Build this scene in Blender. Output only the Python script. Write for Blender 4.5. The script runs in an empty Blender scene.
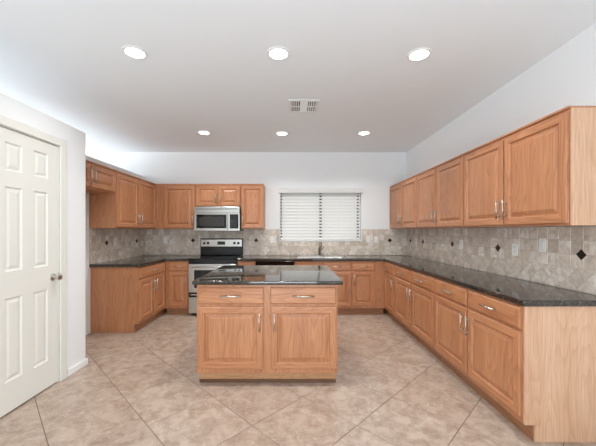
import bpy, bmesh, math, random
from mathutils import Vector, Matrix
random.seed(7)
S = bpy.context.scene
C = S.collection
PI = math.pi
EYE = 1.36

# ---------------------------------------------------------------- camera
cam_data = bpy.data.cameras.new('camera')
cam = bpy.data.objects.new('camera', cam_data); C.objects.link(cam)
cam.location = (0, 0, EYE); cam.rotation_euler = (PI/2, 0, 0)
cam_data.sensor_fit = 'HORIZONTAL'; cam_data.sensor_width = 36
cam_data.lens = 36*305/596
cam_data.shift_x = 6/596; cam_data.shift_y = 8/596
cam_data.clip_start = 0.05
S.camera = cam
# ---------------------------------------------------------------- world and light
W = bpy.data.worlds.new('world'); S.world = W; W.use_nodes = True
W.node_tree.nodes['Background'].inputs[0].default_value = (0.88, 0.95, 1.0, 1)
W.node_tree.nodes['Background'].inputs[1].default_value = 0.95
S.view_settings.view_transform = 'Standard'; S.view_settings.look = 'None'
S.view_settings.gamma = 1; S.view_settings.use_curve_mapping = False
S.view_settings.exposure = 0.22
DOWNLIGHT_WATTS = 8.5
def area_light(name, loc, rot, sx, sy, power, color=(1, 1, 1)):
    l = bpy.data.lights.new(name, 'AREA'); l.shape = 'RECTANGLE'; l.size = sx; l.size_y = sy
    l.energy = power; l.color = color
    o = bpy.data.objects.new(name, l); C.objects.link(o); o.location = loc; o.rotation_euler = rot
    return o
# daylight of the great room's window wall behind the photographer, and of the room beyond the low wall
area_light('great_room_daylight', (0.3, -2.9, 1.5), (PI/2, 0, 0), 3.0, 2.4, 26, (0.92, 0.97, 1.0))
area_light('next_room_daylight', (-6.6, 3.0, 1.6), (PI/2, 0, -PI/2), 4.5, 2.2, 185, (0.97, 0.98, 1.0))
# added fill behind the camera, aimed up and forward to brighten the ceiling
area_light('ceiling_fill', (-0.1, -1.0, 1.0), (PI-1.05, 0, 0), 1.6, 1.6, 55, (0.83, 0.93, 1.0))

sun = bpy.data.lights.new('sun', 'SUN'); sun.energy = 4.5; sun.angle = 0.05; sun.color = (1, 0.97, 0.93)
so = bpy.data.objects.new('sun', sun); C.objects.link(so); so.rotation_euler = (math.radians(-48), 0, math.radians(8))
# ---------------------------------------------------------------- materials
def srgb(r, g, b):
    f = lambda c: (c/255/12.92) if c/255 <= 0.04045 else ((c/255+0.055)/1.055)**2.4
    return (f(r), f(g), f(b), 1)
class NT:
    def __init__(s, name, rough=0.5, metal=0.0, color=None, spec=None, coat=0.0):
        s.m = bpy.data.materials.new(name); s.m.use_nodes = True
        s.t = s.m.node_tree; s.b = s.t.nodes['Principled BSDF']
        s.b.inputs['Roughness'].default_value = rough; s.b.inputs['Metallic'].default_value = metal
        if color: s.b.inputs['Base Color'].default_value = color
        if spec is not None: s.b.inputs['Specular IOR Level'].default_value = spec
        if coat: s.b.inputs['Coat Weight'].default_value = coat
    def n(s, t, **kw):
        x = s.t.nodes.new(t)
        for k, v in kw.items(): setattr(x, k, v)
        return x
    def l(s, a, b): s.t.links.new(a, b)
    def math(s, op, a, b=None):
        x = s.n('ShaderNodeMath', operation=op)
        for i, v in enumerate((a, b)):
            if v is None: continue
            if hasattr(v, 'node'): s.l(v, x.inputs[i])
            else: x.inputs[i].default_value = v
        return x.outputs[0]
    def noise(s, vec, scale, detail=3, rough=0.5, dist=0):
        x = s.n('ShaderNodeTexNoise'); x.inputs['Scale'].default_value = scale
        x.inputs['Detail'].default_value = detail; x.inputs['Roughness'].default_value = rough
        x.inputs['Distortion'].default_value = dist
        if vec is not None: s.l(vec, x.inputs['Vector'])
        return x.outputs['Fac']
    def ramp(s, fac, stops):
        x = s.n('ShaderNodeValToRGB'); e = x.color_ramp.elements
        while len(e) < len(stops): e.new(0.5)
        for q, (p, c) in zip(e, stops): q.position = p; q.color = c
        s.l(fac, x.inputs[0]); return x.outputs[0]
    def mix(s, fac, a, b, mode='MIX'):
        x = s.n('ShaderNodeMix', data_type='RGBA', blend_type=mode)
        for i, v in ((0, fac), (6, a), (7, b)):
            if hasattr(v, 'node'): s.l(v, x.inputs[i])
            else: x.inputs[i].default_value = v
        return x.outputs[2]
    def obj(s): return s.n('ShaderNodeTexCoord').outputs['Object']
    def bump(s, h, strength=0.2, dist=0.002):
        x = s.n('ShaderNodeBump'); x.inputs['Strength'].default_value = strength; x.inputs['Distance'].default_value = dist
        s.l(h, x.inputs['Height']); s.l(x.outputs[0], s.b.inputs['Normal'])
def plain(name, col, rough=0.5, metal=0, **k): return NT(name, rough, metal, col, **k).m

def oak(name, axis, light, mid, dark, cath=0.40):
    s = NT(name, 0.36)
    o = s.obj(); rnd = s.n('ShaderNodeObjectInfo').outputs['Random']
    off = s.n('ShaderNodeCombineXYZ'); r7 = s.math('MULTIPLY', rnd, 37.0)
    for i in range(3): s.l(r7, off.inputs[i])
    add = s.n('ShaderNodeVectorMath', operation='ADD'); s.l(o, add.inputs[0]); s.l(off.outputs[0], add.inputs[1])
    def stretched(a, b):
        m = s.n('ShaderNodeMapping'); sc = [a, a, a]; sc[axis] = b
        m.inputs['Scale'].default_value = sc; s.l(add.outputs[0], m.inputs['Vector']); return m.outputs[0]
    big = s.noise(stretched(4.0, 0.55), 1.0, 2, 0.45)
    rings = s.math('FRACT', s.math('MULTIPLY', big, 22.0))
    ringc = s.ramp(rings, [(0.0, (1, 1, 1, 1)), (0.55, (0.75, 0.75, 0.75, 1)), (0.9, (0.12, 0.12, 0.12, 1)), (1.0, (1, 1, 1, 1))])
    fine = s.noise(stretched(150, 4.0), 1.0, 4, 0.65)
    finec = s.ramp(fine, [(0.38, (0, 0, 0, 1)), (0.6, (1, 1, 1, 1))])
    broad = s.noise(stretched(9, 0.4), 1.0, 2)
    base = s.mix(s.ramp(broad, [(0.3, (0, 0, 0, 1)), (0.7, (1, 1, 1, 1))]), mid, light)
    a = s.math('MULTIPLY', s.math('SUBTRACT', 1.0, ringc), cath)
    base = s.mix(a, base, dark)
    b = s.math('MULTIPLY', s.math('SUBTRACT', 1.0, finec), 0.38)
    base = s.mix(b, base, dark)
    s.l(base, s.b.inputs['Base Color']); s.bump(fine, 0.12, 0.001)
    return s.m
OK = (srgb(206, 147, 106), srgb(190, 130, 91), srgb(136, 82, 50))
OL = (srgb(222, 182, 152), srgb(212, 169, 137), srgb(172, 124, 88))
oak_v = oak('oak_vertical_grain', 2, *OK)
oak_h = oak('oak_horizontal_grain', 0, *OK)
oak_pale = oak('pale_oak_panel', 2, *OL, cath=0.28)
oak_pale_h = oak('pale_oak_board', 0, *OL)
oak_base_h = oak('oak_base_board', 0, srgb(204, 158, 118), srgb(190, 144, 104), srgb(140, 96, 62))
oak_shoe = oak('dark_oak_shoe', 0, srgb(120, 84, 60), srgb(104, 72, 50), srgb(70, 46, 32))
oak_toe_shade = oak('oak_shaded_toe_board', 0, srgb(176, 126, 90), srgb(160, 110, 78), srgb(110, 70, 46))  # cabinet oak darkened: shade of the toe recess put into its colour

s = NT('painted_wall', 0.75, color=srgb(240, 242, 243)); s.bump(s.noise(s.obj(), 90, 3), 0.08, 0.002); wall_m = s.m
s = NT('painted_ceiling', 0.85, color=srgb(244, 248, 251)); s.bump(s.noise(s.obj(), 60, 3), 0.10, 0.002); ceil_m = s.m
trim_m = plain('white_trim_paint', srgb(240, 240, 238), 0.4)
door_m = plain('warm_white_door_paint', srgb(229, 228, 221), 0.42)
steel = NT('brushed_steel', 0.3, 1.0, srgb(205, 204, 200)).m
nickel = plain('brushed_nickel', srgb(206, 202, 194), 0.28, 1.0)
dark_nickel = plain('dark_nickel', srgb(120, 112, 102), 0.25, 1.0)
black_plastic = plain('black_enamel', srgb(16, 16, 17), 0.22)
black_glass = plain('black_glass', srgb(9, 9, 10), 0.05)
grey_glass = plain('oven_window_glass', srgb(18, 18, 19), 0.06)
bronze = plain('dark_bronze_frame', srgb(52, 46, 40), 0.5)
outlet_m = plain('white_plastic', srgb(240, 239, 234), 0.35)
shadow_m = plain('dark_slot', srgb(30, 29, 28), 0.7)
s = NT('blind_translucent', 0.3, color=srgb(250, 250, 248))
tr = s.n('ShaderNodeBsdfTranslucent'); tr.inputs['Color'].default_value = srgb(246, 246, 243)
mx = s.n('ShaderNodeMixShader'); mx.inputs[0].default_value = 0.30
s.l(s.b.outputs[0], mx.inputs[1]); s.l(tr.outputs[0], mx.inputs[2]); s.l(mx.outputs[0], s.t.nodes['Material Output'].inputs[0]); slat_m = s.m
ac = plain('black_stone_accent', srgb(28, 20, 17), 0.5)
s = NT('clear_glass', 0.02); s.b.inputs['Transmission Weight'].default_value = 1; s.b.inputs['IOR'].default_value = 1.45; glass_m = s.m

s = NT('dark_granite', 0.06, spec=0.65)
o = s.obj()
v = s.n('ShaderNodeTexVoronoi'); v.inputs['Scale'].default_value = 260; s.l(o, v.inputs['Vector'])
sp = s.n('ShaderNodeSeparateColor'); s.l(v.outputs['Color'], sp.inputs[0])
big = s.noise(o, 14, 4, 0.6)
c = s.ramp(sp.outputs[0], [(0.0, srgb(16, 15, 13)), (0.55, srgb(38, 34, 29)), (0.85, srgb(78, 68, 57)), (0.98, srgb(150, 138, 124))])
c = s.mix(s.math('MULTIPLY', big, 0.6), c, srgb(40, 35, 31))
s.l(c, s.b.inputs['Base Color']); granite = s.m

def stone(name, stops, rough, patch_scale, vein, pale):
    s = NT(name, rough)
    o = s.obj(); isl = s.n('ShaderNodeNewGeometry').outputs['Random Per Island']
    off = s.n('ShaderNodeCombineXYZ'); r = s.math('MULTIPLY', isl, 53.0)
    for i in range(3): s.l(r, off.inputs[i])
    add = s.n('ShaderNodeVectorMath', operation='ADD'); s.l(o, add.inputs[0]); s.l(off.outputs[0], add.inputs[1])
    base = s.ramp(isl, stops)
    n1 = s.noise(add.outputs[0], patch_scale, 6, 0.62, 0.6)
    base = s.mix(s.ramp(n1, [(0.40, (0, 0, 0, 1)), (0.66, (0.75, 0.75, 0.75, 1))]), base, vein)
    n2 = s.noise(add.outputs[0], patch_scale*3.2, 8, 0.75, 0.8)
    base = s.mix(s.ramp(n2, [(0.52, (0, 0, 0, 1)), (0.70, (0.8, 0.8, 0.8, 1))]), base, pale)
    s.l(base, s.b.inputs['Base Color'])
    s.bump(n2, 0.08, 0.002)
    return s.m
floor_tile = stone('floor_stone_tile', [(0, srgb(178, 158, 142)), (0.5, srgb(184, 165, 149)), (1, srgb(189, 171, 156))], 0.27, 9.5, srgb(144, 122, 107), srgb(206, 189, 174))
splash_tile = stone('travertine_wall_tile', [(0, srgb(196, 182, 168)), (0.3, srgb(220, 206, 191)), (0.7, srgb(228, 216, 203)), (1, srgb(242, 234, 224))], 0.42, 14, srgb(178, 162, 147), srgb(232, 222, 210))
grout_floor = plain('floor_grout', srgb(112, 92, 78), 0.9)
grout_wall = plain('wall_grout', srgb(196, 184, 170), 0.9)
lens = NT('lit_lamp_lens', 0.5); lens.b.inputs['Emission Color'].default_value = (1, 0.97, 0.92, 1); lens.b.inputs['Emission Strength'].default_value = 9; lens = lens.m

# ---------------------------------------------------------------- mesh helpers
def obj(name, bm, mats, parent=None, loc=(0, 0, 0), smooth=False):
    me = bpy.data.meshes.new(name)
    if isinstance(bm, bmesh.types.BMesh):
        bmesh.ops.recalc_face_normals(bm, faces=bm.faces[:])
        bm.to_mesh(me); bm.free()
        if smooth:
            for p in me.polygons: p.use_smooth = True
            try: me.set_sharp_from_angle(angle=math.radians(40))
            except Exception: pass
        for m in (mats if isinstance(mats, (list, tuple)) else [mats]): me.materials.append(m)
    else: me = bm
    o = bpy.data.objects.new(name, me); C.objects.link(o)
    o.location = loc
    if parent: o.parent = parent
    return o
def box(bm, x0, x1, y0, y1, z0, z1, mi=0, bevel=0.0, seg=2):
    vs = [bm.verts.new(p) for p in ((x0,y0,z0),(x1,y0,z0),(x1,y1,z0),(x0,y1,z0),(x0,y0,z1),(x1,y0,z1),(x1,y1,z1),(x0,y1,z1))]
    fs = [bm.faces.new([vs[i] for i in q]) for q in ((0,3,2,1),(4,5,6,7),(0,1,5,4),(1,2,6,5),(2,3,7,6),(3,0,4,7))]
    for f in fs: f.material_index = mi
    if bevel:
        es = list({e for f in fs for e in f.edges})
        r = bmesh.ops.bevel(bm, geom=es, offset=bevel, segments=seg, affect='EDGES', profile=0.5)
        for f in r['faces']: f.material_index = mi
    return bm
def B(*a, **k): return box(bmesh.new(), *a, **k)
def cyl(bm, p0, p1, r, n=16, r2=None, mi=0):
    p0, p1 = Vector(p0), Vector(p1); d = (p1-p0).normalized()
    u = d.orthogonal().normalized(); w = d.cross(u); r2 = r if r2 is None else r2
    a = [bm.verts.new(p0+(u*math.cos(2*PI*i/n)+w*math.sin(2*PI*i/n))*r) for i in range(n)]
    b = [bm.verts.new(p1+(u*math.cos(2*PI*i/n)+w*math.sin(2*PI*i/n))*r2) for i in range(n)]
    fs = [bm.faces.new((a[i], a[(i+1)%n], b[(i+1)%n], b[i])) for i in range(n)]
    fs += [bm.faces.new(a[::-1]), bm.faces.new(b)]
    for f in fs: f.material_index = mi
    return bm
def tube(bm, pts, r, n=12, mi=0):
    pts = [Vector(p) for p in pts]; rings = []
    u = None
    for i, p in enumerate(pts):
        d = (pts[min(i+1, len(pts)-1)]-pts[max(i-1, 0)]).normalized()
        u = d.orthogonal().normalized() if u is None else (u-d*u.dot(d)).normalized()
        w = d.cross(u); rr = r[i] if isinstance(r, (list, tuple)) else r
        rings.append([bm.verts.new(p+(u*math.cos(2*PI*k/n)+w*math.sin(2*PI*k/n))*rr) for k in range(n)])
    for a, b in zip(rings, rings[1:]):
        for k in range(n): bm.faces.new((a[k], a[(k+1)%n], b[(k+1)%n], b[k])).material_index = mi
    bm.faces.new(rings[0][::-1]); bm.faces.new(rings[-1]); return bm
def lathe(bm, prof, c, axis='z', n=32, mi=0, cap=True):
    rings = []
    for r, h in prof:
        ring = []
        for k in range(n):
            a = 2*PI*k/n; x, y = r*math.cos(a), r*math.sin(a)
            p = {'z': (x, y, h), 'y': (x, h, y), 'x': (h, x, y)}[axis]
            ring.append(bm.verts.new((c[0]+p[0], c[1]+p[1], c[2]+p[2])))
        rings.append(ring)
    for a, b in zip(rings, rings[1:]):
        for k in range(n): bm.faces.new((a[k], a[(k+1)%n], b[(k+1)%n], b[k])).material_index = mi
    if cap:
        bm.faces.new(rings[0][::-1]).material_index = mi; bm.faces.new(rings[-1]).material_index = mi
    return bm
def rings(bm, w, h, spec, x0=0, z0=0, rail=None):
    """stepped rectangular front facing -y; spec = (inset, y)"""
    rs = []
    for ins, y in spec:
        rs.append([bm.verts.new((x0+x, y, z0+z)) for x, z in ((ins, ins), (w-ins, ins), (w-ins, h-ins), (ins, h-ins))])
    bm.faces.new(rs[0])
    for i, (a, b) in enumerate(zip(rs, rs[1:])):
        for k in range(4):
            f = bm.faces.new((a[k], a[(k+1)%4], b[(k+1)%4], b[k]))
            if rail is not None and i <= rail and k in (0, 2): f.material_index = 1
    bm.faces.new(rs[-1]); return bm
def slab(us, vs, mask, a0, a1, plane='xy', bevel=0.0, seg=3):
    """solid made of grid cells (mask[j][i]), thickness a0..a1 along the axis left over"""
    bm = bmesh.new(); V = {}
    def P(u, v, a): return {'xy': (u, v, a), 'xz': (u, a, v), 'yz': (a, u, v)}[plane]
    def g(i, j, a):
        if (i, j, a) not in V: V[(i, j, a)] = bm.verts.new(P(us[i], vs[j], a))
        return V[(i, j, a)]
    on = lambda i, j: 0 <= j < len(mask) and 0 <= i < len(mask[0]) and mask[j][i]
    for j in range(len(mask)):
        for i in range(len(mask[0])):
            if not on(i, j): continue
            for a in (a0, a1): bm.faces.new((g(i,j,a), g(i+1,j,a), g(i+1,j+1,a), g(i,j+1,a)))
            for (di, dj, p, q) in ((-1,0,(i,j),(i,j+1)), (1,0,(i+1,j),(i+1,j+1)), (0,-1,(i,j),(i+1,j)), (0,1,(i,j+1),(i+1,j+1))):
                if not on(i+di, j+dj): bm.faces.new((g(*p,a0), g(*q,a0), g(*q,a1), g(*p,a1)))
    bmesh.ops.recalc_face_normals(bm, faces=bm.faces[:])
    if bevel:
        es = [e for e in bm.edges if len(e.link_faces) == 2 and e.calc_face_angle() > 0.5]
        bmesh.ops.bevel(bm, geom=es, offset=bevel, segments=seg, affect='EDGES', profile=0.6)
    return bm
def clip(poly, x0, x1, y0, y1):
    for ax, val, sgn in ((0, x0, 1), (0, x1, -1), (1, y0, 1), (1, y1, -1)):
        out = []
        for i in range(len(poly)):
            a, b = poly[i], poly[(i+1)%len(poly)]
            da, db = sgn*(a[ax]-val), sgn*(b[ax]-val)
            if da >= 0: out.append(a)
            if (da >= 0) != (db >= 0):
                t = da/(da-db); out.append((a[0]+(b[0]-a[0])*t, a[1]+(b[1]-a[1])*t))
        poly = out
        if len(poly) < 3: return []
    return poly
def tile(bm, poly, fn, gap, hgt, mi=0):
    """raised stone tile on the plane given by fn(u, v, height)"""
    ar = 0.5*sum(poly[i][0]*poly[(i+1)%len(poly)][1]-poly[(i+1)%len(poly)][0]*poly[i][1] for i in range(len(poly)))
    if abs(ar) < 4e-4: return
    per = sum(math.dist(poly[i], poly[(i+1)%len(poly)]) for i in range(len(poly)))
    rin = 2*abs(ar)/per
    cx = sum(p[0] for p in poly)/len(poly); cy = sum(p[1] for p in poly)/len(poly)
    lo = 1-gap/rin; hi = 1-(gap+hgt*0.8)/rin
    if hi < 0.1: return
    a = [bm.verts.new(fn(cx+(p[0]-cx)*lo, cy+(p[1]-cy)*lo, 0)) for p in poly]
    b = [bm.verts.new(fn(cx+(p[0]-cx)*hi, cy+(p[1]-cy)*hi, hgt)) for p in poly]
    n = len(poly)
    fs = [bm.faces.new(b)]+[bm.faces.new((a[i], a[(i+1)%n], b[(i+1)%n], b[i])) for i in range(n)]
    for f in fs: f.material_index = mi
def thing(name, label, cat, loc=(0, 0, 0), rot=0, group=None):
    o = bpy.data.objects.new(name, None); C.objects.link(o); o.empty_display_size = 0.1
    o.location = loc; o.rotation_euler = (0, 0, rot); o['label'] = label; o['category'] = cat
    if group: o['group'] = group
    return o
def tag(o, label, cat, group=None):
    o['label'] = label; o['category'] = cat
    if group: o['group'] = group
    return o
def struct(name, bm, m, label=None, cat=None, parent=None, smooth=False):
    o = obj(name, bm, m, parent, smooth=smooth)
    if not parent:
        o['kind'] = 'structure'
        if label: o['label'] = label; o['category'] = cat
    return o

# ---------------------------------------------------------------- room shell
XR, XL, XB, YB, ZC, LOW = 2.10, -2.70, -2.10, 5.58, 2.80, 2.36
YF = -3.0; XO = -7.0; YBL = 3.11
TS = 0.733/math.sqrt(2)
bm = bmesh.new(); box(bm, XO, XR+0.15, YF, YB+0.15, -0.12, -0.0022, mi=1)
fn = lambda u, v, h: (u, v, h-0.0022)
d = 0.733/2
# grout lines: x+y = .39 + .733k and x-y = -3.145 + .733m
for k in range(-14, 18):
    for m in range(-20, 14):
        sm, df = 0.39+0.733*(k+0.5), -3.145+0.733*(m+0.5)
        cx, cy = (sm+df)/2, (sm-df)/2
        poly = clip([(cx+d, cy), (cx, cy+d), (cx-d, cy), (cx, cy-d)], XO, XR+0.15, YF, YB+0.15)
        if poly: tile(bm, poly, fn, 0.0022, 0.002)
struct('floor', bm, [floor_tile, grout_floor], 'beige mottled stone tile floor laid on the diagonal', 'floor')
struct('ceiling', B(XO, XR+0.15, YF, YB+0.15, ZC, ZC+0.12), ceil_m, 'plain white ceiling with six round lights', 'ceiling')
WX0, WX1, WZ0, WZ1 = -0.215, 1.265, 1.188, 2.135
struct('wall_back', slab([XO, WX0, WX1, XR+0.15], [0, WZ0, WZ1, ZC], [[1,1,1],[1,0,1],[1,1,1]], YB, YB+0.15, 'xz'), wall_m,
       'pale grey wall at the far end with the window', 'wall')
struct('wall_right', B(XR, XR+0.15, YF, YB, 0, ZC), wall_m, 'pale grey wall on the right above the long cabinets', 'wall')
# low partition on the left: kitchen side wall and the pantry block, with ledge tops
DY0, DY1, DZ = 2.124, 2.745, 2.12
struct('wall_left', B(-3.55, XL, YBL, YB, 0, LOW, bevel=0.012), wall_m, 'low white wall behind the left cabinets stopping short of the ceiling', 'wall')
bm = slab([YF, DY0-0.02, DY1+0.02, YBL], [0, DZ+0.02, LOW], [[1,0,1],[1,1,1]], XB-0.12, XB, 'yz', bevel=0.014)
box(bm, -3.55, XB-0.12, YBL-0.14, YBL-0.002, 0.0, LOW-0.002)
box(bm, -3.55, XB-0.119, YF, YBL-0.141, LOW-0.10, LOW-0.004)
box(bm, -3.55, -3.45, YF, YBL-0.141, 0, LOW-0.101)
struct('wall_pantry', bm, wall_m, 'white pantry wall at left with rounded corner holding the door', 'wall', smooth=True)
# baseboards
def baseboard(name, bmx): struct(name, bmx, trim_m, 'white baseboard', 'baseboard')
bm = bmesh.new(); box(bm, XB, XB+0.014, DY1+0.095, YBL+0.014, 0, 0.062, bevel=0.004)
struct('baseboard_pantry', bm, trim_m, 'white baseboard between the pantry door and the corner', 'baseboard')
struct('baseboard_pantry_return', B(XL+0.016, XB-0.001, YBL+0.001, YBL+0.014, 0, 0.062, bevel=0.004), trim_m, 'white baseboard on the far side of the pantry corner', 'baseboard')
struct('baseboard_left', B(XL, XL+0.014, YBL+0.001, 4.07, 0, 0.062, bevel=0.004), trim_m, 'white baseboard in the empty refrigerator alcove', 'baseboard')
struct('baseboard_right', B(XR-0.014, XR, YF, 1.93, 0, 0.062, bevel=0.004), trim_m, 'white baseboard on the right wall before the cabinets', 'baseboard')

# pantry door (faces +x)
dr = bpy.data.objects.new('door_1', None); C.objects.link(dr); dr.location = (XB-0.006, DY0, 0); dr.rotation_euler = (0, 0, PI/2)
dr['kind'] = 'structure'; dr['label'] = 'off-white six-panel pantry door with round knob at left'; dr['category'] = 'door'
dw = DY1-DY0
def door_leaf():
    st, mul, pw = 0.113, 0.105, (dw-0.331)/2
    cols = [(st, st+pw), (st+pw+mul, st+2*pw+mul)]
    rows = [(0.24, 0.86), (1.06, 1.69), (1.81, 2.02)]
    xs = [0.003, cols[0][0], cols[0][1], cols[1][0], cols[1][1], dw-0.003]
    zs = [0.012, rows[0][0], rows[0][1], rows[1][0], rows[1][1], rows[2][0], rows[2][1], DZ-0.003]
    bm = bmesh.new()
    mask = [[0 if (i in (1, 3) and j in (1, 3, 5)) else 1 for i in range(5)] for j in range(7)]
    b2 = slab(xs, zs, mask, 0.0, 0.035, 'xz')
    me = bpy.data.meshes.new('tmp'); b2.to_mesh(me); b2.free(); bm.from_mesh(me); bpy.data.meshes.remove(me)
    for (a, b_) in cols:
        for (c_, e) in rows:
            rings(bm, b_-a, e-c_, [(0, 0.03), (0, 0.0005), (0.010, 0.0085), (0.020, 0.0085), (0.040, 0.0025)], a, c_)
    return bm
leaf = obj('door_leaf', door_leaf(), door_m, dr)
bm = bmesh.new()
lathe(bm, [(0.032, 0), (0.032, -0.006), (0.014, -0.012), (0.012, -0.030), (0.022, -0.038), (0.029, -0.052), (0.026, -0.066), (0.012, -0.073)], (dw-0.06, 0, 0.955), 'y')
k = obj('door_knob', bm, nickel, leaf, smooth=True); k['label'] = 'satin nickel door knob'
bm = slab([-0.084, -0.006, dw+0.006, dw+0.084], [0.0, DZ+0.006, DZ+0.074], [[1,0,1],[1,1,1]], -0.022, -0.007, 'xz', bevel=0.005)
obj('door_casing', bm, door_m, dr)
bm = slab([-0.018, -0.001, dw+0.001, dw+0.018], [0.0, DZ+0.001, DZ+0.018], [[1,0,1],[1,1,1]], -0.005, 0.104, 'xz')
obj('door_jamb', bm, door_m, dr)

# window
w = bpy.data.objects.new('window_1', None); C.objects.link(w); w.location = (WX0, YB, WZ0)
w['kind'] = 'structure'; w['label'] = 'sliding window over the sink behind white blinds'; w['category'] = 'window'
ww, wh = WX1-WX0, WZ1-WZ0
bm = slab([0.002, 0.05, ww/2-0.03, ww/2+0.03, ww-0.05, ww-0.002], [0.002, 0.05, wh-0.05, wh-0.002], [[1]*5, [1,0,1,0,1], [1]*5], 0.085, 0.13, 'xz', bevel=0.003)
obj('window_frame', bm, bronze, w)
bm = bmesh.new(); box(bm, 0.051, ww/2-0.031, 0.105, 0.109, 0.051, wh-0.051); box(bm, ww/2+0.031, ww-0.051, 0.105, 0.109, 0.051, wh-0.051)
obj('window_pane', bm, glass_m, w)
obj('window_sill', B(-0.01, ww+0.01, -0.022, 0.083, -0.018, 0.0, bevel=0.003), trim_m, w)
# blinds
bl = thing('window_blind', 'white horizontal slatted blind lowered over the window above the sink', 'blind', (WX0+0.006, YB+0.03, WZ0+0.001))
bw = ww-0.012
obj('valance', B(-0.028, bw+0.028, -0.085, -0.0305, wh-0.085, wh+0.004, bevel=0.004), slat_m, bl)
obj('head_rail', B(0, bw, -0.029, 0.03, wh-0.060, wh-0.006, bevel=0.003), slat_m, bl)
obj('bottom_rail', B(0.01, bw-0.01, -0.014, 0.012, 0.0005, 0.022, bevel=0.003), slat_m, bl)
bm = bmesh.new()
cols = [(0.0, 0.028), (bw/2-0.022, bw/2+0.022), (bw-0.070, bw-0.030)]
ns = 15; z = 0.046; pitch = (wh-0.070-0.020)/ns
tilt = math.radians(57)
for i in range(ns):
    zc = 0.020+pitch*(i+0.5); hw = 0.036
    def strip(x0, x1, t0, t1):
        f = lambda t: (-math.cos(tilt)*t, zc-math.sin(tilt)*t+0.002)   # t from -hw (top, towards glass) to hw (bottom, towards room)
        ps = []
        for k_ in range(5):
            t = t0+(t1-t0)*k_/4; y_, z_ = f(t); bow = 0.003*(1-(t/hw)**2)
            ps.append((y_-bow*math.sin(tilt), z_))
        fr = [[bm.verts.new((x, y_+dd*math.sin(tilt), z_)) for (y_, z_) in ps] for dd in (0, 0.0028) for x in (x0, x1)]
        for a, b_ in ((fr[0], fr[1]), (fr[2], fr[3]), (fr[0], fr[2]), (fr[1], fr[3])):
            for k_ in range(4): bm.faces.new((a[k_], a[k_+1], b_[k_+1], b_[k_]))
        bm.faces.new((fr[0][0], fr[1][0], fr[3][0], fr[2][0])); bm.faces.new((fr[0][4], fr[1][4], fr[3][4], fr[2][4]))
    xs = [0.028, cols[1][0], cols[1][1], cols[2][0], cols[2][1], bw-0.002]
    strip(xs[0], xs[1], -hw, hw); strip(xs[2], xs[3], -hw, hw); strip(xs[4], xs[5], -hw, hw)
    for a, b_ in ((0.002, 0.028), (xs[1], xs[2]), (xs[3], xs[4])): strip(a, b_, -0.002, hw)
obj('slats', bm, slat_m, bl)
for x in (bw*0.24, bw*0.76): obj('ladder_cord', cyl(bmesh.new(), (x, -0.03, 0.02), (x, -0.03, wh-0.085), 0.0012, 6), slat_m, bl)

# ---------------------------------------------------------------- recessed lights and vent
def downlight(x, y, label):
    t = thing('ceiling_light', label, 'ceiling light', (x, y, ZC), 0, 'recessed ceiling lights')
    bm = bmesh.new(); lathe(bm, [(0.096, 0.0), (0.094, -0.006), (0.076, -0.008), (0.072, -0.004), (0.072, 0.0)], (0, 0, 0), n=40, cap=False)
    obj('trim_ring', bm, trim_m, t, smooth=True)
    bm = bmesh.new(); lathe(bm, [(0.0721, -0.003), (0.05, -0.0055), (0.0, -0.0060)], (0, 0, 0), n=40, cap=False)
    o = obj('lamp_lens', bm, lens, t, smooth=True)
    l = bpy.data.lights.new('lamp_light', 'AREA'); l.shape = 'DISK'; l.size = 0.15; l.energy = DOWNLIGHT_WATTS; l.color = (1, 0.985, 0.96); l.spread = math.radians(138)
    q = bpy.data.objects.new('lamp_light', l); C.objects.link(q); q.parent = t; q.location = (0, 0, -0.012)
for x, y, lb in ((-1.266, 2.46, 'nearer left'), (-0.11, 2.474, 'nearer middle'), (1.037, 2.49, 'nearer right'),
                 (-1.287, 4.46, 'farther left'), (-0.147, 4.50, 'farther middle'), (1.058, 4.48, 'farther right')):
    row, pos = lb.split()
    downlight(x, y, f"round white recessed light lit in the {row} row of three, the {dict(left='leftmost', middle='middle', right='rightmost')[pos]} one")
t = thing('air_vent', 'square white ceiling air vent with dark louvres between the two rows of lights', 'air vent', (0.134, 3.51, ZC))
hw = 0.18
obj('vent_backing', B(-hw+0.02, hw-0.02, -hw+0.02, hw-0.02, -0.003, -0.0005), shadow_m, t)
obj('vent_frame', slab([-hw, -hw+0.035, hw-0.035, hw], [-hw, -hw+0.035, hw-0.035, hw], [[1,1,1],[1,0,1],[1,1,1]], -0.012, -0.0032, bevel=0.003), trim_m, t)
bm = bmesh.new()
def blade(cx, cy, L, ang, horiz):
    c_, s_ = math.cos(ang)*0.008, math.sin(ang)*0.008
    if horiz: ps = [(cx-L/2, cy-c_, -0.0088+s_), (cx+L/2, cy-c_, -0.0088+s_), (cx+L/2, cy+c_, -0.0088-s_), (cx-L/2, cy+c_, -0.0088-s_)]
    else: ps = [(cx-c_, cy-L/2, -0.0088+s_), (cx-c_, cy+L/2, -0.0088+s_), (cx+c_, cy+L/2, -0.0088-s_), (cx+c_, cy-L/2, -0.0088-s_)]
    a = [bm.verts.new(p) for p in ps]; b_ = [bm.verts.new((p[0], p[1], p[2]-0.0012)) for p in ps]
    bm.faces.new(a); bm.faces.new(b_[::-1])
    for i in range(4): bm.faces.new((a[i], a[(i+1)%4], b_[(i+1)%4], b_[i]))
for sx in (-1, 1):
    for i in range(4): blade(sx*(0.062+i*0.024), 0, 0.29, 0.5*sx, False)
for i in range(12): blade(0, -0.132+i*0.024, 0.09, 0.5, True)
box(bm, -0.145, -0.046, -0.006, 0.006, -0.0125, -0.0040); box(bm, 0.046, 0.145, -0.006, 0.006, -0.0125, -0.0040)
obj('vent_louvre', bm, trim_m, t)

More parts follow.
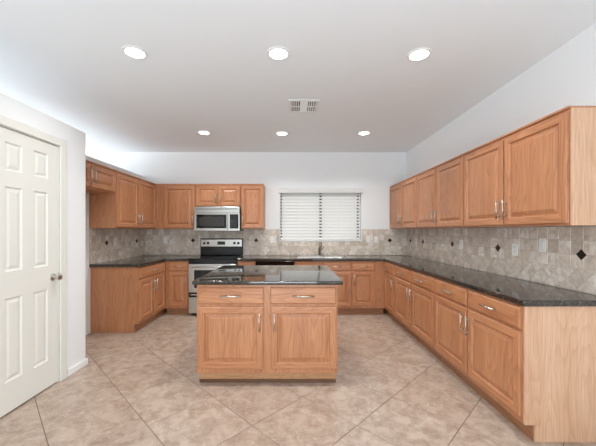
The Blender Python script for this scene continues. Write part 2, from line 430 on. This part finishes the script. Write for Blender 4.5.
# ---------------------------------------------------------------- cabinets
CT = 0.917; CB = 0.877; BT = CB-0.001
DOOR = [(0, -0.0005), (0.003, -0.004), (0.003, -0.006), (0, -0.008), (0, -0.014), (0.005, -0.0195), (0.052, -0.0195), (0.056, -0.0170), (0.061, -0.0055), (0.071, -0.0055), (0.078, -0.0095), (0.100, -0.0180)]
DRAW = [(0, -0.0005), (0, -0.012), (0.005, -0.016), (0.010, -0.0195)]
_cache = {}
def pull_mesh(L):
    if L not in _cache:
        bm = bmesh.new(); cyl(bm, (0, -0.032, -L/2), (0, -0.032, L/2), 0.0058, 14)
        for z in (-L*0.33, L*0.33): cyl(bm, (0, 0, z), (0, -0.030, z), 0.0045, 10)
        me = bpy.data.meshes.new('door_handle'); bmesh.ops.recalc_face_normals(bm, faces=bm.faces[:]); bm.to_mesh(me); bm.free(); me.materials.append(nickel)
        for p in me.polygons: p.use_smooth = len(p.vertices) == 4
        _cache[L] = me
    return _cache[L]
def add_door(t, x0, x1, z0, z1, side=None, low=False, L=0.16, mats=None):
    key = ('d', round(x1-x0, 4), round(z1-z0, 4))
    if key not in _cache:
        o = obj('door', rings(bmesh.new(), x1-x0, z1-z0, DOOR, rail=6), mats or [oak_v, oak_h], t); _cache[key] = o.data
    else: o = obj('door', _cache[key], None, t)
    o.location = (x0, 0, z0)
    if side:
        hx = 0.030 if side == 'L' else (x1-x0)-0.030
        hz = 0.05+L/2 if low else (z1-z0)-0.05-L/2
        if z1-z0 < 0.3: hz = (z1-z0)/2; 
        h = obj('door_handle', pull_mesh(L), None, o, (hx, -0.0193, hz))
    return o
def add_drawer(t, x0, x1, z0, z1, L=0.17, handle=True):
    key = ('w', round(x1-x0, 4), round(z1-z0, 4))
    if key not in _cache:
        o = obj('drawer', rings(bmesh.new(), x1-x0, z1-z0, DRAW), oak_h, t); _cache[key] = o.data
    else: o = obj('drawer', _cache[key], None, t)
    o.location = (x0, 0, z0)
    if handle:
        h = obj('drawer_handle', pull_mesh(L), None, o, ((x1-x0)/2, -0.0193, (z1-z0)/2)); h.rotation_euler = (0, PI/2, 0)
    return o
def base_body(w, d, toe=0.065, hollow=False):
    bm = bmesh.new()
    if hollow:
        box(bm, 0.0005, 0.018, 0.0, d, 0.11, BT); box(bm, w-0.018, w-0.0005, 0.0, d, 0.11, BT)
        box(bm, 0.0182, w-0.0182, 0.0, 0.018, 0.11, BT); box(bm, 0.0182, w-0.0182, 0.0182, d, 0.11, 0.128)
        box(bm, 0.0005, w-0.0005, toe, d, 0.0005, 0.1098); return bm
    pr = [(0, 0.11), (0, BT), (d, BT), (d, 0.0005), (toe, 0.0005), (toe, 0.11)]
    a = [bm.verts.new((0.0005, y, z)) for y, z in pr]; b_ = [bm.verts.new((w-0.0005, y, z)) for y, z in pr]
    bm.faces.new(a[::-1]); bm.faces.new(b_)
    for i in range(6): bm.faces.new((a[i], a[(i+1)%6], b_[(i+1)%6], b_[i]))
    return bm
UZ0, UZ1 = 1.397, 2.155
M = 0.012
def base_cabinet(label, loc, rot, w, d, doors, drawers, handles, dw_=None, group=None, hollow=False, L=0.17, off=0.0):
    """fronts take up local x in off..off+dw_; the carcass runs 0..w"""
    t = thing('base_cabinet', label, 'cabinet', loc, rot, group)
    obj('cabinet_body', base_body(w, d, hollow=hollow), oak_v, t)
    fw = dw_ or w
    obj('toe_kick', B(0.002, w-0.002, 0.058, 0.0645, 0.0005, 0.108), oak_toe_shade, t)
    n = doors; cw = fw/n
    for i in range(n):
        add_door(t, off+i*cw+M, off+(i+1)*cw-M, 0.150, 0.700, handles[i], L=0.16)
    m = abs(drawers); cw = fw/m
    for i in range(m): add_drawer(t, off+i*cw+M, off+(i+1)*cw-M, 0.722, 0.862, L=L, handle=drawers > 0)
    return t
def upper_cabinet(label, loc, rot, w, d, nd, handles, dw_=None, off=0, z0=UZ0, group=None, split=None):
    t = thing('wall_cabinet', label, 'cabinet', (loc[0], loc[1], z0), rot, group)
    h = UZ1-z0
    bm = B(0.0005, w-0.0005, 0, d, 0, h); 
    obj('cabinet_body', bm, oak_v, t)
    obj('top_moulding', B(0.0005, w-0.0005, -0.014, d, h+0.0003, h+0.016, bevel=0.003), oak_h, t)
    fw = dw_ or w; cw = fw/nd
    cuts = [off+i*cw for i in range(nd+1)] if split is None else [0, split, w]
    for i in range(nd): add_door(t, cuts[i]+M*0.8, cuts[i+1]-M*0.8, 0.014, h-0.018, handles[i], low=True, L=0.16)
    return t
R, Lf = -PI/2, PI/2
FX = 1.498      # front plane of the right base cabinets
FD = XR-FX-0.001
# right run, from the near end: local x runs towards the camera
g = 'base cabinets along the right wall'
t = base_cabinet('nearest oak base cabinet on the right, ending in a pale oak side panel', (FX, 3.19, 0), R, 3.19-1.975, FD, 2, 2, 'RL', group=g)
bm = bmesh.new(); pr = [(0, 0.11), (0, BT), (FD, BT), (FD, 0.0005), (0.065, 0.0005), (0.065, 0.11)]
wd = 3.19-1.975
a = [bm.verts.new((wd, y, z)) for y, z in pr]; b_ = [bm.verts.new((wd+0.012, y, z)) for y, z in pr]
bm.faces.new(a[::-1]); bm.faces.new(b_)
for i in range(6): bm.faces.new((a[i], a[(i+1)%6], b_[(i+1)%6], b_[i]))
o = obj('end_panel', bm, oak_pale, t); o['label'] = 'pale oak end panel'
base_cabinet('oak two-door base cabinet in the middle of the right-hand run', (FX, 4.41, 0), R, 1.22, FD, 2, 2, 'RL', group=g)
base_cabinet('narrow oak base cabinet in the far right corner, one door and one drawer', (FX, 5.579, 0), R, 5.579-4.41, FD, 1, 1, 'R', dw_=0.50, off=5.579-4.41-0.50, group=g, L=0.13)
g = 'wall cabinets along the right wall'
UX = 1.80; UD = XR-UX-0.001
y0 = 1.972; st = (YB-0.001-y0)/3
for i, lb in enumerate(('nearest and largest-looking oak wall cabinet on the right wall with pale side panel', 'middle oak wall cabinet of three on the right wall', 'farthest oak wall cabinet on the right wall, against the window wall')):
    t = upper_cabinet(lb, (UX, y0+(i+1)*st), R, st, UD, 2, 'RL', group=g)
    if i == 0:
        o = obj('end_panel', B(st, st+0.008, 0, UD, 0, UZ1-UZ0), oak_pale, t); o['label'] = 'pale oak end panel'
# back run
FY = 4.93; BD = YB-FY-0.001
g = 'base cabinets along the window wall'
base_cabinet('narrow oak base cabinet between the left corner and the range', (-2.049, FY, 0), 0, 0.393, BD, 1, 1, 'R', group=g, L=0.12, dw_=0.33, off=0.055)
base_cabinet('slim oak base cabinet between the range and the dishwasher', (-0.885, FY, 0), 0, 0.295, BD, 1, 1, 'L', group=g, L=0.10)
base_cabinet('oak sink base cabinet with two doors under the sink', (0.035, FY, 0), 0, 0.925, BD, 2, 2, 'RL', group=g, L=0.12, hollow=True)
base_cabinet('oak base cabinet right of the sink, next to the right corner', (0.961, FY, 0), 0, 0.535, BD, 1, 1, 'L', group=g, dw_=0.385, L=0.12)
g = 'wall cabinets on the window wall'
UY = 5.255; UBD = YB-UY-0.001
upper_cabinet('oak wall cabinet in the left corner beside the microwave', (-2.351, UY), 0, 0.688, UBD, 1, 'R', dw_=0.555, off=0.133, group=g)
upper_cabinet('short two-door oak wall cabinet above the microwave', (-1.660, UY), 0, 0.777, UBD, 2, 'RL', z0=1.775, group=g)
upper_cabinet('oak wall cabinet between the microwave and the window', (-0.881, UY), 0, 0.394, UBD, 1, 'L', group=g)
# left run (faces +x, local x runs away from the camera)
LD = 2.699-2.052
t = base_cabinet('oak base cabinet on the left wall with a wide drawer over two doors', (-2.052, 4.085, 0), Lf, 5.579-4.085, LD, 2, 1, 'RL', dw_=0.82)
UXL = -2.352; ULD = 2.699-2.352
g = 'wall cabinets along the left wall'
upper_cabinet('tall two-door oak wall cabinet on the left wall', (UXL, 4.058), Lf, 5.579-4.058, ULD, 2, 'RL', dw_=1.19, group=g)
t = upper_cabinet('short oak wall cabinet over the empty refrigerator alcove', (UXL, 3.115), Lf, 0.941, ULD, 2, 'RL', z0=1.858, split=0.432, group=g)

# ---------------------------------------------------------------- island
IX0, IX1, IY0, IY1 = -0.836, 0.400, 2.685, 3.835
t = thing('kitchen_island', 'freestanding oak island with two drawers and two doors under dark granite', 'island', (IX0, IY0, 0))
IW = IX1-IX0
bm = B(0, IW, 0, IY1-IY0, 0.11, 0.889)
obj('cabinet_body', bm, [oak_v], t)
obj('face_frame', slab([0, 0.030, IW/2-0.035, IW/2+0.035, IW-0.030, IW], [0.115, 0.16, 0.68, 0.73, 0.866, 0.8885], [[1]*5, [1,0,1,0,1], [1]*5, [1,0,1,0,1], [1]*5], -0.004, -0.0002, 'xz'), oak_v, t)
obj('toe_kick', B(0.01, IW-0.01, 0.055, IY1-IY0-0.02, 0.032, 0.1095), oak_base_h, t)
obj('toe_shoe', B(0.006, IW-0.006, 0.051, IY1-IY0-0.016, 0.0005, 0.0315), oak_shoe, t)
for k_, o in enumerate([add_door(t, 0.014, 0.583, 0.155, 0.697, 'R'), add_door(t, IW-0.583, IW-0.014, 0.155, 0.697, 'L'),
          add_drawer(t, 0.014, 0.590, 0.722, 0.866, 0.19), add_drawer(t, IW-0.590, IW-0.014, 0.722, 0.866, 0.19)]):
    o.location.y = -0.004
o = obj('island_countertop', slab([-0.870, 0.447], [2.652, 3.868], [[1]], 0.890, 0.925, bevel=0.009, seg=4), granite, smooth=True)
tag(o, 'polished dark granite slab on the island reflecting the window', 'countertop', None)

# ---------------------------------------------------------------- wall-side countertops
RX0, RX1 = -1.655, -0.888   # range opening
o = obj('countertop', slab([XL+0.001, -2.022, RX0-0.002], [4.055, 4.90, YB-0.001], [[1, 0], [1, 1]], CB, CT, bevel=0.009, seg=4), granite, smooth=True)
tag(o, 'dark granite countertop in the left corner, ending at the range', 'countertop', 'granite countertops along the walls')
SX0, SX1, SY0, SY1 = 0.115, 0.945, 5.00, 5.42
xs = [RX1+0.002, SX0, SX1, 1.475, XR-0.001]; ys = [1.942, 4.90, SY0, SY1, YB-0.001]
mask = [[0,0,0,1], [1,1,1,1], [1,0,1,1], [1,1,1,1]]
o = obj('countertop', slab(xs, ys, mask, CB, CT, bevel=0.009, seg=4), granite, smooth=True)
tag(o, 'long dark granite countertop running under the window and down the right wall', 'countertop', 'granite countertops along the walls')

# sink and faucet
t = thing('kitchen_sink', 'stainless steel double-bowl sink set in granite under the window', 'sink', ((SX0+SX1)/2, (SY0+SY1)/2, CT))
hx, hy = (SX1-SX0)/2, (SY1-SY0)/2
obj('sink_rim', slab([-hx-0.02, -hx+0.03, -0.02, 0.02, hx-0.03, hx+0.02], [-hy-0.02, -hy+0.03, hy-0.05, hy+0.02], [[1]*5, [1,0,1,0,1], [1]*5], 0.0006, 0.009, bevel=0.003), steel, t, smooth=True)
for x0, x1 in ((-hx+0.018, -0.016), (0.016, hx-0.018)):
    bm = bmesh.new()
    rs = []
    for ins, zz in ((0, 0.0004), (0.012, -0.02), (0.02, -0.14), (0.05, -0.165)):
        rs.append([bm.verts.new(p) for p in ((x0+ins, -hy+0.018+ins, zz), (x1-ins, -hy+0.018+ins, zz), (x1-ins, hy-0.038-ins, zz), (x0+ins, hy-0.038-ins, zz))])
    for a, b_ in zip(rs, rs[1:]):
        for i in range(4): bm.faces.new((a[i], a[(i+1)%4], b_[(i+1)%4], b_[i]))
    bm.faces.new(rs[-1])
    bl_ = obj('sink_bowl', bm, steel, t, smooth=True)
    obj('drain', cyl(bmesh.new(), ((x0+x1)/2, 0, -0.1645), ((x0+x1)/2, 0, -0.160), 0.035), dark_nickel, bl_)
t = thing('faucet', 'dark metal single-lever kitchen faucet behind the sink', 'faucet', (0.50, 5.505, CT+0.0005))
bm = bmesh.new(); lathe(bm, [(0.032, 0), (0.032, 0.008), (0.021, 0.018), (0.019, 0.10), (0.022, 0.11), (0.020, 0.135), (0.0, 0.142)], (0, 0, 0), n=24, cap=False)
obj('faucet_base', bm, dark_nickel, t, smooth=True)
pts = [(0, 0, 0.12)]+[(0.012, -0.075+0.075*math.cos(a), 0.16+0.075*math.sin(a)) for a in [i*PI/10 for i in range(0, 9)]]+[(0, -0.152, 0.165)]
obj('spout', tube(bmesh.new(), pts, [0.018]*3+[0.016]*7+[0.021]), dark_nickel, t, smooth=True)
obj('lever', tube(bmesh.new(), [(0.015, 0, 0.10), (0.035, -0.005, 0.112), (0.075, -0.02, 0.165)], [0.010, 0.009, 0.006]), dark_nickel, t, smooth=True)

# ---------------------------------------------------------------- dishwasher
t = thing('dishwasher', 'black dishwasher under the granite between the range and the sink cabinet', 'dishwasher', (-0.588, FY, 0))
obj('dishwasher_body', B(0, 0.62, 0.0, BD-0.02, 0.09, BT), black_plastic, t)
d_ = obj('dishwasher_door', B(0.004, 0.616, -0.024, -0.001, 0.12, 0.745, bevel=0.004), black_plastic, t)
obj('control_panel', B(0.004, 0.616, -0.028, -0.001, 0.75, BT-0.003, bevel=0.004), black_glass, t)
obj('toe_panel', B(0.004, 0.616, 0.06, 0.08, 0.001, 0.0895), black_plastic, t)
obj('door_handle', B(0.10, 0.52, -0.034, -0.0245, 0.700, 0.730, bevel=0.004), black_glass, d_)

# ---------------------------------------------------------------- range
RW = RX1-RX0-0.004
t = thing('electric_range', 'freestanding stainless and black electric range under the microwave', 'range', (RX0+0.002, 4.905, 0))
RD = YB-4.905-0.012
obj('range_body', B(0, RW, 0.0, RD, 0.03, 0.900), black_plastic, t)
for x in (0.05, RW-0.05):
    for y in (0.06, RD-0.06): obj('levelling_foot', cyl(bmesh.new(), (x, y, 0.0005), (x, y, 0.0298), 0.018), black_plastic, t)
ck = obj('cooktop', B(0.0, RW, -0.02, RD-0.075, 0.9005, 0.921, bevel=0.005), black_glass, t)
ringm = plain('burner_ring_print', srgb(70, 70, 72), 0.2)
for x, y, r in ((0.19, 0.15, 0.105), (0.58, 0.15, 0.085), (0.19, 0.42, 0.08), (0.58, 0.42, 0.105)):
    bm = bmesh.new(); lathe(bm, [(r-0.004, 0), (r-0.004, 0.0004), (r, 0.0004), (r, 0)], (x, y, 0.9211), n=40, cap=False)
    obj('burner_ring', bm, ringm, ck)
bg = obj('backguard', B(-0.001, RW+0.001, RD-0.072, RD, 0.9215, 1.225, bevel=0.012, seg=3), black_plastic, t)
obj('backguard_panel', B(0.012, RW-0.012, RD-0.080, RD-0.0725, 1.080, 1.208, bevel=0.003), steel, bg)
for x in (0.075, 0.145, RW-0.145, RW-0.075):
    bm = bmesh.new(); lathe(bm, [(0.024, 0), (0.024, -0.006), (0.018, -0.010), (0.016, -0.026), (0.0, -0.028)], (x, RD-0.0803, 1.142), 'y', n=24, cap=False)
    obj('control_knob', bm, black_plastic, bg, smooth=True)
obj('clock_display', B(RW/2-0.07, RW/2+0.07, RD-0.083, RD-0.0803, 1.112, 1.172), black_glass, bg)
gp = plain('grey_print', srgb(110, 112, 112), 0.5)
for i in range(4): obj('control_button', B(RW/2-0.055+i*0.03, RW/2-0.037+i*0.03, RD-0.084, RD-0.0832, 1.122, 1.128), gp, bg)
obj('control_rail', B(0.0, RW, -0.026, -0.001, 0.835, 0.899, bevel=0.004), black_plastic, t)
od = obj('oven_door', slab([0.002, 0.09, RW-0.09, RW-0.002], [0.378, 0.45, 0.735, 0.83], [[1,1,1],[1,0,1],[1,1,1]], -0.038, -0.001, 'xz', bevel=0.004), steel, t)
obj('oven_window', B(0.088, RW-0.088, -0.034, -0.010, 0.448, 0.737), grey_glass, od)
bm = bmesh.new(); pts = [(0.06, -0.036, 0.79), (0.07, -0.075, 0.79), (RW*0.3, -0.088, 0.79), (RW*0.5, -0.090, 0.79), (RW*0.7, -0.088, 0.79), (RW-0.07, -0.075, 0.79), (RW-0.06, -0.036, 0.79)]
tube(bm, pts, 0.013); obj('oven_handle', bm, steel, od, smooth=True)
obj('drawer_pull', B(0.03, RW-0.03, -0.034, -0.0205, 0.330, 0.352, bevel=0.003), steel, t)
sd = obj('storage_drawer', B(0.002, RW-0.002, -0.036, -0.001, 0.045, 0.300, bevel=0.005), steel, t)
obj('drawer_recess', B(0.004, RW-0.004, -0.020, -0.001, 0.302, 0.376), black_plastic, t)

# ---------------------------------------------------------------- microwave
MX0, MX1, MY = -1.652, -0.886, 5.175
MW = MX1-MX0; MZ0, MZ1 = 1.362, 1.772
t = thing('microwave', 'stainless over-the-range microwave mounted under the short cabinet', 'microwave', (MX0, MY, MZ0))
mh = MZ1-MZ0
obj('microwave_body', B(0.0, MW, 0.0, YB-MY-0.013, 0.0, mh-0.0005), black_plastic, t)
vg = obj('vent_strip', B(0.0, MW, -0.024, -0.0005, mh-0.105, mh-0.001, bevel=0.006), steel, t)
bm = bmesh.new()
for i in range(3): box(bm, 0.03, MW-0.03, -0.0252, -0.0242, mh-0.030-i*0.012, mh-0.026-i*0.012)
obj('vent_slot', bm, shadow_m, vg)
md = obj('microwave_door', slab([0.0, 0.035, 0.545, MW-0.19], [0.002, 0.045, 0.275, mh-0.108], [[1,1,1],[1,0,1],[1,1,1]], -0.030, -0.0005, 'xz', bevel=0.004), steel, t)
bm = bmesh.new(); rings(bm, 0.514, 0.234, [(0, -0.006), (0, -0.026), (0.03, -0.024), (0.036, -0.0245)], 0.033, 0.043)
obj('door_window', bm, [black_glass], md)
obj('window_glass', B(0.075, 0.505, -0.0262, -0.0247, 0.085, 0.235), plain('microwave_window', srgb(52, 50, 49), 0.12), md)
bm = bmesh.new(); tube(bm, [(MW-0.205, -0.028, 0.03), (MW-0.205, -0.062, 0.05), (MW-0.205, -0.068, 0.15), (MW-0.205, -0.062, 0.255), (MW-0.205, -0.028, 0.275)], 0.011)
obj('door_handle', bm, steel, md, smooth=True)
cp = obj('control_panel', slab([MW-0.187, MW-0.165, MW-0.02, MW], [0.002, 0.04, 0.28, mh-0.108], [[1,1,1],[1,0,1],[1,1,1]], -0.030, -0.0005, 'xz', bevel=0.003), steel, t)
obj('keypad', B(MW-0.166, MW-0.019, -0.028, -0.001, 0.039, 0.281), black_glass, cp)
kp = plain('keypad_print', srgb(70, 72, 74), 0.5)
for i in range(3):
    for j in range(4): obj('keypad_button', B(MW-0.148+i*0.038, MW-0.124+i*0.038, -0.0290, -0.0282, 0.065+j*0.036, 0.077+j*0.036), kp, cp)

# ---------------------------------------------------------------- backsplash
R0, PR = 1.085, (1.395-1.085)/3
DG = 0.148
def splash(name, label, fn, u0, u1, holes, accents, flip=1):
    """u along the wall, v = height; fn(u, v, h) gives the world point, h out of the wall"""
    bm = bmesh.new()
    H = 0.006
    # grout bed
    rects = holes['grout']
    for (a, b_, c_, e) in rects:
        p = [fn(a, c_, 0.001), fn(b_, e, H)]
        box(bm, *sorted((p[0][0], p[1][0])), *sorted((p[0][1], p[1][1])), *sorted((p[0][2], p[1][2])), mi=1)
    f2 = lambda u, v, h: fn(u, v, h+H)
    n = int((u1-u0)/0.1)+3
    for i in range(-1, n):
        for j in range(3):
            uu, zz = u0+0.035+i*PR, R0+j*PR
            if j == 0: rg = [(u0, u1)]
            else: rg = holes['upper']
            for (a, b_) in rg:
                p = clip([(uu, zz), (uu+PR, zz), (uu+PR, zz+PR), (uu, zz+PR)], a, b_, CT+0.001, 1.395)
                if p: tile(bm, p, f2, 0.0016, 0.0022)
    n = int((u1-u0)/DG)+3
    for i in range(-1, 2*n):
        for j in range(-2, 3):
            if (i+j) % 2: continue
            cx, cz = u0+i*DG/2, (R0-DG/2)+j*DG/2
            p = clip([(cx+DG/2, cz), (cx, cz+DG/2), (cx-DG/2, cz), (cx, cz-DG/2)], u0, u1, CT+0.001, R0)
            if p: tile(bm, p, f2, 0.0016, 0.0022)
    o = obj(name, bm, [splash_tile, grout_wall])
    tag(o, label, 'backsplash', 'travertine backsplashes')
    for u in accents:
        b2 = bmesh.new(); r = 0.041; z = R0+PR
        tile(b2, [(u+r, z), (u, z+r), (u-r, z), (u, z-r)], lambda a_, v_, h_: fn(a_, v_, h_+H+0.0021), 0.0, 0.003)
        obj('accent_tile', b2, ac, o)
    return o
splash('backsplash', 'travertine tile backsplash with dark diamond accents along the right wall', lambda u, v, h: (XR-h, u, v), 1.944, YB-0.012,
       {'grout': [(1.944, YB-0.012, CT+0.001, 1.395)], 'upper': [(1.944, YB-0.012)]}, (2.206, 3.10, 3.98, 4.87, 5.38))
splash('backsplash', 'travertine tile backsplash on the window wall behind range and sink', lambda u, v, h: (u, YB-h, v), XL+0.012, XR-0.001,
       {'grout': [(XL+0.012, XR-0.001, CT+0.001, WZ0-0.019), (XL+0.012, WX0-0.011, WZ0-0.019, 1.395), (WX1+0.011, XR-0.001, WZ0-0.019, 1.395)],
        'upper': [(XL+0.012, WX0-0.011), (WX1+0.011, XR-0.001)]}, (-1.81, -0.655, 1.788))
splash('backsplash', 'travertine tile backsplash above the counter on the low left wall', lambda u, v, h: (XL+h, u, v), 4.056, YB-0.001,
       {'grout': [(4.056, YB-0.001, CT+0.001, 1.395)], 'upper': [(4.056, YB-0.001)]}, (4.43, 5.29))

# ---------------------------------------------------------------- outlets and switches
def outlet(label, loc, rot, kind='outlet', group='white wall plates in the backsplash'):
    nm, cat = ('wall_outlet', 'outlet') if kind == 'outlet' else ('light_switch', 'switch')
    t = thing(nm, label, cat, loc, rot, group)
    obj('cover_plate', B(-0.036, 0.036, -0.006, 0, -0.058, 0.058, bevel=0.003), outlet_m, t)
    if kind == 'outlet':
        for z in (-0.021, 0.021):
            q = obj('socket', B(-0.017, 0.017, -0.0085, -0.0062, z-0.015, z+0.015, bevel=0.0015), outlet_m, t)
            bm = bmesh.new()
            for x in (-0.006, 0.006): box(bm, x-0.001, x+0.001, -0.0092, -0.0087, z-0.003, z+0.007)
            cyl(bm, (0, -0.0092, z-0.009), (0, -0.0087, z-0.009), 0.002, 8)
            obj('socket_slot', bm, shadow_m, q)
    else:
        obj('rocker', B(-0.016, 0.016, -0.010, -0.0062, -0.032, 0.032, bevel=0.003), outlet_m, t)
    return t
SH = 0.0086; HZ = 1.188
outlet('white wall outlet on the window wall between the cabinets and the window', (-0.36, YB-SH, 1.205), 0)
outlet('white wall switch just right of the window, the one nearer the window', (1.392, YB-SH, 1.205), 0, 'switch')
outlet('white wall outlet right of the window, the one nearer the dark diamond tile', (1.536, YB-SH, 1.205), 0)
outlet('white wall outlet on the window wall in the left corner beside the range', (-2.31, YB-SH, 1.195), 0)
outlet('white wall outlet on the left wall under the tall wall cabinet', (XL+SH, 4.64, 1.196), Lf)
outlet('smallest-looking white wall outlet on the right wall near the far corner', (XR-SH, 5.15, 1.192), R)
outlet('white wall outlet on the right wall under the middle wall cabinet', (XR-SH, 3.765, 1.196), R)
outlet('white wall outlet on the right wall just left of the shiny switch plate', (XR-SH, 2.858, 1.186), R)
t = outlet('shiny pale switch plate at the right, nearest to the camera', (XR-SH, 2.543, 1.242), R, 'switch')
